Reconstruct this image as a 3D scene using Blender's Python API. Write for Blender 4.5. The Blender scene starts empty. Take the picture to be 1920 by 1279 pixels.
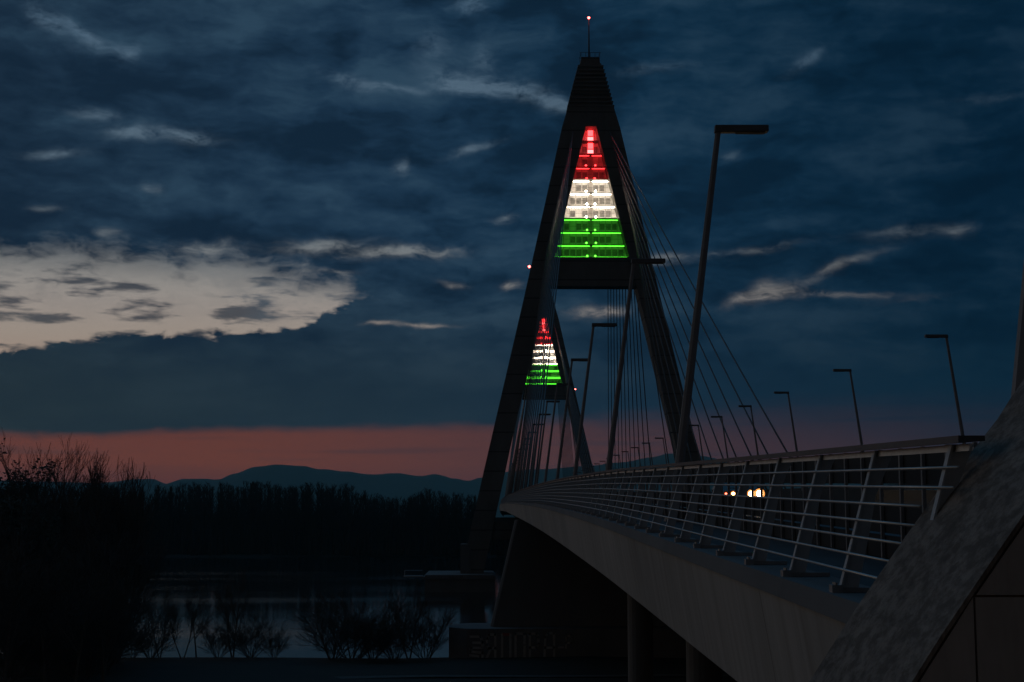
import bpy, math, random
from mathutils import Vector, Matrix, noise as mnoise

R = math.radians
sc = bpy.context.scene
COL = sc.collection
random.seed(7)

# ------------------------------------------------------------------ camera geometry (also used to read directions off the photo)
F, CX, CY, ZC = 2700.0, 960.0, 639.5, 15.5
TH = math.atan((963 - CY) / F)
PS = math.atan((960 - 914) * math.cos(TH) / F)

def ray(px, py):
    a = (px - CX) / F; b = (CY - py) / F
    y = math.cos(TH) - b * math.sin(TH); z = math.sin(TH) + b * math.cos(TH)
    return (a * math.cos(PS) + y * math.sin(PS), -a * math.sin(PS) + y * math.cos(PS), z)

def at(px, py, D):
    X, Y, z = ray(px, py); k = D / Y
    return Vector((X * k, D, z * k + ZC))

def azel(px, py):
    X, Y, z = ray(px, py); n = math.sqrt(X * X + Y * Y + z * z)
    return math.degrees(math.atan2(X, Y)), math.degrees(math.asin(z / n))

def lin(*c):
    return tuple(((v / 255) / 12.92 if v / 255 <= .04045 else ((v / 255 + .055) / 1.055) ** 2.4) for v in c) + (1,)

# ------------------------------------------------------------------ mesh helpers
class MB:
    def __init__(s): s.v = []; s.f = []
    def add(s, vs, fs):
        n = len(s.v); s.v += [tuple(v) for v in vs]; s.f += [tuple(i + n for i in f) for f in fs]; return s
    def box(s, x0, x1, y0, y1, z0, z1):
        return s.add([(x0, y0, z0), (x1, y0, z0), (x1, y1, z0), (x0, y1, z0), (x0, y0, z1), (x1, y0, z1), (x1, y1, z1), (x0, y1, z1)],
                     [(0, 3, 2, 1), (4, 5, 6, 7), (0, 1, 5, 4), (1, 2, 6, 5), (2, 3, 7, 6), (3, 0, 4, 7)])
    def hexa(s, b, t):                      # bottom quad, top quad (ccw from above)
        return s.add(list(b) + list(t), [(0, 3, 2, 1), (4, 5, 6, 7), (0, 1, 5, 4), (1, 2, 6, 5), (2, 3, 7, 6), (3, 0, 4, 7)])
    def prism(s, poly, y0, y1):             # poly in XZ, ccw seen from -Y
        n = len(poly)
        vs = [(x, y0, z) for x, z in poly] + [(x, y1, z) for x, z in poly]
        fs = [tuple(range(n)), tuple(range(2 * n - 1, n - 1, -1))]
        fs += [(i, i + n, (i + 1) % n + n, (i + 1) % n) for i in range(n)]
        return s.add(vs, fs)
    def tube(s, pts, rad, n=6, caps=True):
        pts = [Vector(p) for p in pts]
        rs = rad if isinstance(rad, (list, tuple)) else [rad] * len(pts)
        vs = []
        for i, p in enumerate(pts):
            d = (pts[min(i + 1, len(pts) - 1)] - pts[max(i - 1, 0)]).normalized()
            u = d.cross(Vector((0, 0, 1)) if abs(d.z) < .95 else Vector((1, 0, 0))).normalized(); w = u.cross(d)
            for k in range(n):
                a = 2 * math.pi * (k + .5) / n
                vs.append(p + (u * math.cos(a) + w * math.sin(a)) * rs[i])
        fs = [(i * n + k, i * n + (k + 1) % n, (i + 1) * n + (k + 1) % n, (i + 1) * n + k) for i in range(len(pts) - 1) for k in range(n)]
        if caps:
            fs += [tuple(range(n - 1, -1, -1)), tuple(range((len(pts) - 1) * n, len(pts) * n))]
        return s.add(vs, fs)
    def ball(s, c, r, n=10, m=6):
        vs = [(c[0], c[1], c[2] + r)]
        for j in range(1, m):
            t = math.pi * j / m
            vs += [(c[0] + r * math.sin(t) * math.cos(2 * math.pi * k / n), c[1] + r * math.sin(t) * math.sin(2 * math.pi * k / n), c[2] + r * math.cos(t)) for k in range(n)]
        vs.append((c[0], c[1], c[2] - r)); L = len(vs) - 1
        fs = [(0, 1 + k, 1 + (k + 1) % n) for k in range(n)]
        for j in range(m - 2):
            for k in range(n):
                a = 1 + j * n; fs.append((a + k, a + n + k, a + n + (k + 1) % n, a + (k + 1) % n))
        a = 1 + (m - 2) * n
        fs += [(a + k, L, a + (k + 1) % n) for k in range(n)]
        return s.add(vs, fs)
    def build(s, name, mat, parent=None, smooth=False, bevel=0, loc=None):
        me = bpy.data.meshes.new(name); me.from_pydata(s.v, [], s.f); me.update()
        if mat: me.materials.append(mat)
        if smooth:
            for p in me.polygons: p.use_smooth = True
        o = bpy.data.objects.new(name, me); COL.objects.link(o)
        if parent is not None: o.parent = parent
        if loc is not None: o.location = loc
        if bevel:
            b = o.modifiers.new('bevel', 'BEVEL'); b.width = bevel; b.segments = 2; b.limit_method = 'ANGLE'
        return o

def tag(o, label=None, cat=None, group=None, kind=None):
    if label: o['label'] = label
    if cat: o['category'] = cat
    if group: o['group'] = group
    if kind: o['kind'] = kind
    return o

def empty(name, loc=(0, 0, 0), rz=0):
    o = bpy.data.objects.new(name, None); COL.objects.link(o); o.location = loc; o.rotation_euler.z = rz
    o.empty_display_size = .3
    return o

def children(o): return [c for c in list(bpy.data.objects) if c.parent == o]

def copy_tree(o, parent=None):
    c = o.copy(); COL.objects.link(c); c.parent = parent
    for ch in KIDS.get(o.name, None) or children(o): copy_tree(ch, c)
    return c
KIDS = {}

ORD = ['first', 'second', 'third', 'fourth', 'fifth', 'sixth', 'seventh', 'eighth', 'ninth', 'tenth', 'eleventh', 'twelfth', 'thirteenth',
       'fourteenth', 'fifteenth', 'sixteenth', 'seventeenth', 'eighteenth', 'nineteenth', 'twentieth', 'twenty-first', 'twenty-second',
       'twenty-third', 'twenty-fourth', 'twenty-fifth', 'twenty-sixth', 'twenty-seventh']

# ------------------------------------------------------------------ materials
def new_mat(name):
    m = bpy.data.materials.new(name); m.use_nodes = True
    nt = m.node_tree; return m, nt, nt.nodes['Principled BSDF']

def nz(nt, scale, detail=4, rough=.55, vec=None):
    n = nt.nodes.new('ShaderNodeTexNoise'); n.inputs['Scale'].default_value = scale; n.inputs['Detail'].default_value = detail; n.inputs['Roughness'].default_value = rough
    if vec is not None: nt.links.new(vec, n.inputs['Vector'])
    return n

def ramp(nt, fac, stops):
    r = nt.nodes.new('ShaderNodeValToRGB'); els = r.color_ramp.elements
    while len(els) < len(stops): els.new(.5)
    for e, (p, c) in zip(els, stops): e.position = p; e.color = c if len(c) == 4 else tuple(c) + (1,)
    nt.links.new(fac, r.inputs['Fac']); return r

def mottled(name, c0, c1, scale=1.0, rough=.8, bump=.15, stretch=(1, 1, 1), metallic=0, c2=None, bdist=.02):
    m, nt, b = new_mat(name)
    tc = nt.nodes.new('ShaderNodeTexCoord'); mp = nt.nodes.new('ShaderNodeMapping'); mp.inputs['Scale'].default_value = stretch
    nt.links.new(tc.outputs['Object'], mp.inputs['Vector'])
    n1 = nz(nt, scale, 6, .62, mp.outputs['Vector'])
    st = [(.3, c0), (.68, c1)] if c2 is None else [(.28, c0), (.5, c1), (.72, c2)]
    r = ramp(nt, n1.outputs['Fac'], st)
    nt.links.new(r.outputs['Color'], b.inputs['Base Color'])
    b.inputs['Roughness'].default_value = rough; b.inputs['Metallic'].default_value = metallic
    if bump:
        n2 = nz(nt, scale * 6, 5, .6, mp.outputs['Vector'])
        bp = nt.nodes.new('ShaderNodeBump'); bp.inputs['Strength'].default_value = bump; bp.inputs['Distance'].default_value = bdist
        nt.links.new(n2.outputs['Fac'], bp.inputs['Height']); nt.links.new(bp.outputs['Normal'], b.inputs['Normal'])
    return m

def emit(name, col, strength):
    m, nt, b = new_mat(name)
    b.inputs['Base Color'].default_value = (.02, .02, .02, 1)
    b.inputs['Emission Color'].default_value = tuple(col) + (1,)
    b.inputs['Emission Strength'].default_value = strength
    return m

M = {}
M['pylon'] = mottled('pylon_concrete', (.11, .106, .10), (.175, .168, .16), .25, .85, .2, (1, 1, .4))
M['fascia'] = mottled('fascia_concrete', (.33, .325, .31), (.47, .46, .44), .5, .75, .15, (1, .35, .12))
def fascia_detail(m):
    nt = m.node_tree; b = nt.nodes['Principled BSDF']; src = b.inputs['Base Color'].links[0].from_socket
    tc = nt.nodes.new('ShaderNodeTexCoord'); mp = nt.nodes.new('ShaderNodeMapping'); mp.inputs['Scale'].default_value = (.3, 2.4, .16); nt.links.new(tc.outputs['Object'], mp.inputs['Vector'])
    n = nz(nt, 1.0, 6, .7, mp.outputs['Vector']); r = ramp(nt, n.outputs['Fac'], [(.36, (.72, .70, .67)), (.58, (1, 1, 1))])
    sp = nt.nodes.new('ShaderNodeSeparateXYZ'); nt.links.new(tc.outputs['Object'], sp.inputs[0])
    dv = nt.nodes.new('ShaderNodeMath'); dv.operation = 'MULTIPLY'; dv.inputs[1].default_value = 1 / 6.0; nt.links.new(sp.outputs[1], dv.inputs[0])
    fr = nt.nodes.new('ShaderNodeMath'); fr.operation = 'FRACT'; nt.links.new(dv.outputs[0], fr.inputs[0])
    r2 = ramp(nt, fr.outputs[0], [(0, (.35, .34, .33)), (.005, (.35, .34, .33))]); e = r2.color_ramp.elements.new(.007); e.color = (1, 1, 1, 1)
    src_ = src
    for c in (r, r2):
        mx = nt.nodes.new('ShaderNodeMix'); mx.data_type = 'RGBA'; mx.blend_type = 'MULTIPLY'; mx.inputs['Factor'].default_value = .8
        nt.links.new(src_, mx.inputs[6]); nt.links.new(c.outputs['Color'], mx.inputs[7]); src_ = mx.outputs[2]
    nt.links.new(src_, b.inputs['Base Color'])
fascia_detail(M['fascia'])
def lift_joints(m):
    nt = m.node_tree; b = nt.nodes['Principled BSDF']; src = b.inputs['Base Color'].links[0].from_socket
    tc = nt.nodes.new('ShaderNodeTexCoord'); sp = nt.nodes.new('ShaderNodeSeparateXYZ'); nt.links.new(tc.outputs['Object'], sp.inputs[0])
    dv = nt.nodes.new('ShaderNodeMath'); dv.operation = 'MULTIPLY'; dv.inputs[1].default_value = .25; nt.links.new(sp.outputs[2], dv.inputs[0])
    fr = nt.nodes.new('ShaderNodeMath'); fr.operation = 'FRACT'; nt.links.new(dv.outputs[0], fr.inputs[0])
    r2 = ramp(nt, fr.outputs[0], [(0, (.3, .3, .3)), (.06, (.3, .3, .3))]); e = r2.color_ramp.elements.new(.08); e.color = (1, 1, 1, 1)
    mx = nt.nodes.new('ShaderNodeMix'); mx.data_type = 'RGBA'; mx.blend_type = 'MULTIPLY'; mx.inputs['Factor'].default_value = .8
    nt.links.new(src, mx.inputs[6]); nt.links.new(r2.outputs['Color'], mx.inputs[7]); nt.links.new(mx.outputs[2], b.inputs['Base Color'])
lift_joints(M['pylon'])
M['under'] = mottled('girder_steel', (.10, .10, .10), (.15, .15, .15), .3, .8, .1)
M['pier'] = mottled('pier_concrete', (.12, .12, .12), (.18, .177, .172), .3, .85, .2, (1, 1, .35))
M['steel'] = mottled('galvanised_steel', (.30, .31, .32), (.42, .43, .44), 3, .45, .05, metallic=.6)
M['bar'] = mottled('bar_steel', (.45, .45, .44), (.60, .60, .58), 5, .4, .04, metallic=.45)
M['post'] = mottled('post_paint', (.42, .45, .47), (.54, .57, .59), 4, .55, .06)
M['rail'] = mottled('handrail_paint', (.05, .06, .07), (.08, .09, .10), 4, .5, .05)
M['lamp'] = mottled('lamp_paint', (.16, .165, .175), (.22, .225, .235), 2, .5, .05)
M['lamp_head'] = mottled('lamp_head_paint', (.07, .072, .078), (.10, .102, .108), 3, .5, .05)
M['lens'] = mottled('unlit_lens', (.05, .05, .05), (.07, .07, .07), 4, .6, 0)
M['cable'] = mottled('cable_sheath', (.06, .06, .065), (.10, .10, .105), 2, .55, 0)
M['barrier'] = mottled('barrier_boards', (.016, .016, .016), (.032, .031, .03), 1.5, .85, .1, (1, .2, 1))
M['barrier_post'] = mottled('barrier_post', (.20, .20, .20), (.30, .29, .28), 3, .55, .05)
M['asphalt'] = mottled('asphalt', (.035, .035, .037), (.06, .06, .062), 1.2, .5, .12)
M['foot'] = mottled('footway_coat', (.035, .038, .042), (.06, .065, .07), 1.4, .8, .1)
M['paint'] = mottled('road_paint', (.55, .55, .52), (.75, .75, .72), 3, .6, .05)
M['ground'] = mottled('rough_grass_earth', (.010, .010, .007), (.022, .021, .014), .2, .95, .5, bdist=.1)
M['path'] = mottled('gravel_path', (.06, .055, .05), (.10, .095, .085), 1.5, .9, .3)
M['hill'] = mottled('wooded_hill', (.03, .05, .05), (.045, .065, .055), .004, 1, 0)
M['bark'] = mottled('bark', (.06, .052, .045), (.11, .096, .082), 3, .9, .2)
M['twig'] = mottled('twigs', (.055, .047, .04), (.10, .086, .072), 3, .9, 0)
M['leaf'] = mottled('dark_leaves', (.018, .024, .012), (.035, .045, .022), 1.5, .7, 0)
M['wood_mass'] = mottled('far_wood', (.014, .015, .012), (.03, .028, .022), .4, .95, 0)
M['screen'] = mottled('backing_board', (.52, .52, .52), (.66, .66, .66), .8, .6, .05)
M['pane'] = mottled('dark_pane', (.10, .10, .10), (.26, .26, .26), 1.6, .3, 0)
M['shaft'] = mottled('lift_shaft', (.26, .25, .24), (.42, .40, .38), .8, .7, 0)
M['grate'] = mottled('floor_grate', (.03, .03, .03), (.05, .05, .05), 2, .6, 0)
M['mullion'] = mottled('mullion_paint', (.10, .10, .10), (.16, .16, .16), 2, .5, 0)
M['red_lamp'] = emit('red_lamp', (1, .022, .024), 12)
M['red_bright'] = emit('red_lamp_bright', (1, .10, .10), 7)
M['white_lamp'] = emit('white_lamp', (1, .82, .62), 42)
M['green_lamp'] = emit('green_lamp', (.10, 1, .035), 6.4)
M['beacon'] = emit('beacon_red', (1, .10, .08), 14)
M['head_white'] = emit('headlight_white', (1, .66, .30), 130)
M['head_dim'] = emit('headlight_low', (1, .50, .16), 22)
M['head_glow'] = emit('headlamp_halo', (1, .33, .06), 1.1); M['head_glow_low'] = emit('headlamp_halo_low', (1, .20, .03), .6)  # warm glare halo around the bulbs, painted as emission
M['signal'] = emit('signal_red', (1, .12, .08), 8)
M['car'] = mottled('car_paint', (.05, .055, .065), (.06, .065, .075), 1, .25, 0)
M['glass'] = mottled('car_glass', (.015, .016, .018), (.02, .02, .022), 1, .05, 0)
M['rubber'] = mottled('rubber', (.015, .015, .015), (.025, .025, .025), 6, .8, .1)
M['letter'] = mottled('faded_letter_paint', (.32, .31, .28), (.46, .44, .40), 2, .8, 0)
M['letter_red'] = mottled('red_letter_paint', (.34, .07, .06), (.42, .12, .10), 2, .8, 0)

def weathered():
    m, nt, b = new_mat('weathered_concrete')
    tc = nt.nodes.new('ShaderNodeTexCoord'); vec = tc.outputs['Object']
    n1 = nz(nt, 1.6, 8, .65, vec)
    r1 = ramp(nt, n1.outputs['Fac'], [(.25, (.21, .165, .13)), (.5, (.28, .225, .18)), (.75, (.33, .27, .22))])
    mp = nt.nodes.new('ShaderNodeMapping'); mp.inputs['Scale'].default_value = (6, 2.2, .7); nt.links.new(vec, mp.inputs['Vector'])
    n2 = nz(nt, 2.2, 6, .7, mp.outputs['Vector'])
    r2 = ramp(nt, n2.outputs['Fac'], [(.42, (.30, .26, .23)), (.60, (1, 1, 1))])
    mx = nt.nodes.new('ShaderNodeMix'); mx.data_type = 'RGBA'; mx.blend_type = 'MULTIPLY'; mx.inputs['Factor'].default_value = .75
    nt.links.new(r1.outputs['Color'], mx.inputs[6]); nt.links.new(r2.outputs['Color'], mx.inputs[7])
    vo = nt.nodes.new('ShaderNodeTexVoronoi'); vo.inputs['Scale'].default_value = 26; nt.links.new(vec, vo.inputs['Vector'])
    r3 = ramp(nt, vo.outputs['Distance'], [(.05, (.35, .33, .3)), (.16, (1, 1, 1))])
    m2 = nt.nodes.new('ShaderNodeMix'); m2.data_type = 'RGBA'; m2.blend_type = 'MULTIPLY'; m2.inputs['Factor'].default_value = .6
    nt.links.new(mx.outputs[2], m2.inputs[6]); nt.links.new(r3.outputs['Color'], m2.inputs[7])
    nt.links.new(m2.outputs[2], b.inputs['Base Color']); b.inputs['Roughness'].default_value = .9
    n4 = nz(nt, 14, 8, .7, vec)
    bp = nt.nodes.new('ShaderNodeBump'); bp.inputs['Strength'].default_value = .6; bp.inputs['Distance'].default_value = .02
    nt.links.new(n4.outputs['Fac'], bp.inputs['Height']); nt.links.new(bp.outputs['Normal'], b.inputs['Normal'])
    return m
M['weathered'] = weathered()
M['facing_lit'] = mottled('lit_facing_concrete', (.34, .29, .25), (.50, .44, .385), 1.3, .85, .3, (2.5, 1, .6))  # same wall concrete, light painted into its colour to brighten the dim front

def water():
    m, nt, b = new_mat('river_water')
    b.inputs['Base Color'].default_value = (.006, .011, .013, 1); b.inputs['IOR'].default_value = 1.33
    tc = nt.nodes.new('ShaderNodeTexCoord')
    mp = nt.nodes.new('ShaderNodeMapping'); mp.inputs['Scale'].default_value = (.06, .16, 1); nt.links.new(tc.outputs['Object'], mp.inputs['Vector'])
    big = nz(nt, .22, 3, .5, mp.outputs['Vector'])
    n1 = nz(nt, 8, 4, .6, mp.outputs['Vector'])
    rr = ramp(nt, big.outputs['Fac'], [(.35, (.05,) * 3), (.70, (.12,) * 3)])
    nt.links.new(rr.outputs['Color'], b.inputs['Roughness'])
    ml = nt.nodes.new('ShaderNodeMath'); ml.operation = 'MULTIPLY'; st_ = ramp(nt, big.outputs['Fac'], [(.38, (.3,) * 3), (.70, (.75,) * 3)])
    nt.links.new(n1.outputs['Fac'], ml.inputs[0]); nt.links.new(st_.outputs['Color'], ml.inputs[1])
    bp = nt.nodes.new('ShaderNodeBump'); bp.inputs['Strength'].default_value = .5; bp.inputs['Distance'].default_value = .04
    nt.links.new(ml.outputs[0], bp.inputs['Height']); nt.links.new(bp.outputs['Normal'], b.inputs['Normal'])
    return m
M['water'] = water()

M['asphalt'].node_tree.nodes['Principled BSDF'].inputs['Specular IOR Level'].default_value = .2
# ------------------------------------------------------------------ bridge alignment
KN = [(-20, 13.95), (14.5, 14.72), (20, 14.84), (49, 15.45), (103, 16.2), (230, 17.25), (300, 17.75), (450, 18.1), (600, 17.75), (750, 16.9), (1000, 14.2), (1300, 11)]
def zd(D):
    for i in range(len(KN) - 1):
        if D <= KN[i + 1][0] or i == len(KN) - 2: break
    (x0, y0), (x1, y1) = KN[i], KN[i + 1]
    def sl(j):
        if j <= 0: return (KN[1][1] - KN[0][1]) / (KN[1][0] - KN[0][0])
        if j >= len(KN) - 1: return (KN[-1][1] - KN[-2][1]) / (KN[-1][0] - KN[-2][0])
        a = (KN[j][1] - KN[j - 1][1]) / (KN[j][0] - KN[j - 1][0]); b = (KN[j + 1][1] - KN[j][1]) / (KN[j + 1][0] - KN[j][0])
        return 0 if a * b <= 0 else 2 * a * b / (a + b)
    h = x1 - x0; t = (D - x0) / h; m0, m1 = sl(i), sl(i + 1)
    return (2 * t ** 3 - 3 * t * t + 1) * y0 + (t ** 3 - 2 * t * t + t) * h * m0 + (3 * t * t - 2 * t ** 3) * y1 + (t ** 3 - t * t) * h * m1
def off(D): return 0 if D < 300 else 1.78e-5 * (D - 300) ** 2
def P(X, D, h=0): return Vector((X + off(D), D, zd(D) + h))

CXB = 21.6            # deck centre line
def mirror(X): return 2 * CXB - X

def sweep(mb, sec, Ds, closed=True):
    n = len(sec); vs = []
    for D in Ds: vs += [P(x, D, h) for x, h in sec]
    fs = []
    for i in range(len(Ds) - 1):
        for k in range(n if closed else n - 1):
            fs.append((i * n + k, (i + 1) * n + k, (i + 1) * n + (k + 1) % n, i * n + (k + 1) % n))
    if closed: fs += [tuple(range(n)), tuple(range(len(Ds) * n - 1, (len(Ds) - 1) * n - 1, -1))]
    return mb.add(vs, fs)

D0, D1 = 12.5, 900.0
def Dlist(a, b):
    out = [a]; s = 2.4
    while out[-1] < b:
        s = 2.4 if out[-1] < 120 else (4.8 if out[-1] < 320 else 12)
        out.append(min(b, out[-1] + s))
    return out
DS = Dlist(D0, D1)

# ---- deck
deck = empty('bridge_deck', (CXB, D0, 0)); tag(deck, 'long concrete edged bridge deck rising away toward the two pylons', 'bridge deck')
deck.location = (0, 0, 0)
def fascia(mir):
    mb = MB(); S = lambda pts: [(mirror(x), h) for x, h in pts][::-1] if mir else pts
    sweep(mb, S([(3.36, -.22), (3.62, -1.78), (3.86, -1.78), (3.70, -.22)]), DS)
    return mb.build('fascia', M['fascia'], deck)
fascia(False); fascia(True)
for mir in (False, True):
    mb = MB(); S = lambda pts: [(mirror(x), h) for x, h in pts][::-1] if mir else pts
    sweep(mb, S([(3.33, -.215), (4.02, -.215), (4.02, 0), (3.37, 0)]), DS)
    mb.build('edge_kerb', M['pier'], deck)
mb = MB()
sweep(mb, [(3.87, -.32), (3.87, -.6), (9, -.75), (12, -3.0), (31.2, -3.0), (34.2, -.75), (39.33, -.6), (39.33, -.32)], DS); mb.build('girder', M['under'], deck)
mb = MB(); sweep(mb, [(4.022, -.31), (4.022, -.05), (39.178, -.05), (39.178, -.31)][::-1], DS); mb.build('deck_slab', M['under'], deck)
mb = MB(); sweep(mb, [(4.03, -.04), (5.85, -.04)], DS, False); tag(mb.build('footway', M['foot']), kind='structure')
mb = MB(); sweep(mb, [(5.95, -.03), (33, -.03)], DS, False); tag(mb.build('road', M['asphalt']), kind='structure')
mb = MB()
for X in (7.2, 18.0, 20.6 + 4.6 - 1.8, 32.0): sweep(mb, [(X, -.024), (X + .15, -.024)], DS, False)
d = 14.0
while d < 420:
    for X in (12.6, 27.8): sweep(mb, [(X, -.022), (X + .15, -.022)], [d, d + 4], False)
    d += 12
tag(mb.build('road_markings', M['paint']), kind='structure')

# ---- edge railing on the left
def railing(mir, label, first_only):
    mx = (lambda x: mirror(x)) if mir else (lambda x: x)
    rt = empty('edge_railing'); tag(rt, label, 'railing')
    S = lambda pts: [(mx(x), h) for x, h in pts][::-1] if mir else pts
    RD = Dlist(11.7 if not mir else D0, 640)
    mb = MB(); sweep(mb, S([(3.84, 1.415), (4.06, 1.43), (4.06, 1.475), (3.84, 1.475)]), RD); mb.build('handrail', M['rail'], rt)
    mb = MB(); sweep(mb, S([(3.925, 1.35), (3.945, 1.35), (3.955, 1.41), (3.935, 1.41)]), RD); mb.build('upper_strip', M['bar'], rt)
    for h in (1.215, 1.05, .885, .72, .555, .39, .225):
        x = 3.50 + .42 * (h / 1.45) - .02
        mb = MB(); r = .0145; BDs = RD if h > 1.0 or mir else Dlist(12.46, 640)
        sweep(mb, S([(x + r * math.cos(a), h + r * math.sin(a)) for a in [2 * math.pi * k / 6 for k in range(6)]]), BDs)
        mb.build('bar', M['bar'], rt, smooth=True)
    def post_mb(mb, ft):
        pl = [(3.50, .0), (3.69, .0), (3.83, .6), (3.90, .95), (4.10, 1.412), (3.90, 1.412)]
        if mir: pl = [(mx(x), z) for x, z in pl][::-1]
        mb.prism(pl, -.012, .012)
        fl = [(3.50, 0), (3.52, 0), (3.92, 1.409), (3.90, 1.409)]
        if mir: fl = [(mx(x), z) for x, z in fl][::-1]
        mb.prism(fl, -.045, -.0125); mb.prism(fl, .0125, .045)
        xs = sorted((mx(3.425), mx(3.535)))
        ft.box(xs[0], xs[1], -.07, .07, -.01, .075)
        xs = sorted((mx(3.54), mx(3.98))); ft.box(xs[0], xs[1], -.03, .03, 0.002, .05)
        ft.tube([(mx(3.47), -.035, .076), (mx(3.47), -.035, .10)], .018, 6); ft.tube([(mx(3.47), .035, .076), (mx(3.47), .035, .10)], .018, 6)
    a, b = MB(), MB(); post_mb(a, b)
    proto = footp = None; n = 0; d = 12.1; rest = MB()
    while d < 636:
        if not first_only and n < 100:
            if proto is None:
                proto = a.build('post', M['post'], rt); footp = b.build('foot', M['steel'], proto); p, f = proto, footp
            else:
                p = proto.copy(); COL.objects.link(p); f = footp.copy(); COL.objects.link(f); f.parent = p
            p.location = P(0, d)
        else:
            o = P(0, d)
            rest.add([Vector(v) + o for v in a.v], a.f); rest.add([Vector(v) + o for v in b.v], b.f)
        n += 1; d += 2.4 if not mir else 4.8
    tag(rest.build('post', M['post'], rt), kind='stuff')
railing(False, 'steel railing with leaning plate posts and horizontal bars along the near deck edge', False)
railing(True, 'steel railing along the deck edge beyond the carriageway', True)

# ---- inner barriers between footway and road
def barrier(X, label):
    rt = empty('safety_barrier'); tag(rt, label, 'barrier', 'safety barriers beside the road')
    BD = Dlist(10, 640)
    for h0, h1 in ((.03, .345), (.38, .77), (1.07, 1.28), (1.288, 1.52)):
        mb = MB(); sweep(mb, [(X, h0), (X + .06, h0), (X + .06, h1), (X, h1)][::-1], BD); mb.build('board', M['barrier'], rt)
    proto = None; n = 0; d = 11.45; rest = MB()
    while d < 630:
        mb = MB(); s = -1 if X < CXB else 1; x0 = X - .055 if s < 0 else X + .065
        mb.box(x0, x0 + .045, -.03, .03, -.02, 1.55)
        if n < 100 and s < 0:
            if proto is None: p = proto = mb.build('post', M['barrier_post'], rt)
            else: p = proto.copy(); COL.objects.link(p)
            p.location = P(0, d)
        else: rest.add([Vector(v) + P(0, d) for v in mb.v], mb.f)
        n += 1; d += 1.0 if s < 0 else 4.0
    tag(rest.build('post', M['barrier_post'], rt), kind='stuff')
barrier(5.62, 'dark boarded safety barrier between footway and road behind the near railing')
barrier(33.2, 'dark boarded safety barrier on the carriageway far side below the inward leaning lamps')
mb = MB(); sweep(mb, [(19.4, -.03), (20.0, -.03), (19.82, .35), (19.78, .85), (19.62, .85), (19.58, .35)][::-1], Dlist(12, 640))
tag(mb.build('median_barrier', M['barrier']), 'low dark median barrier in the middle of the road', 'barrier')

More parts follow.
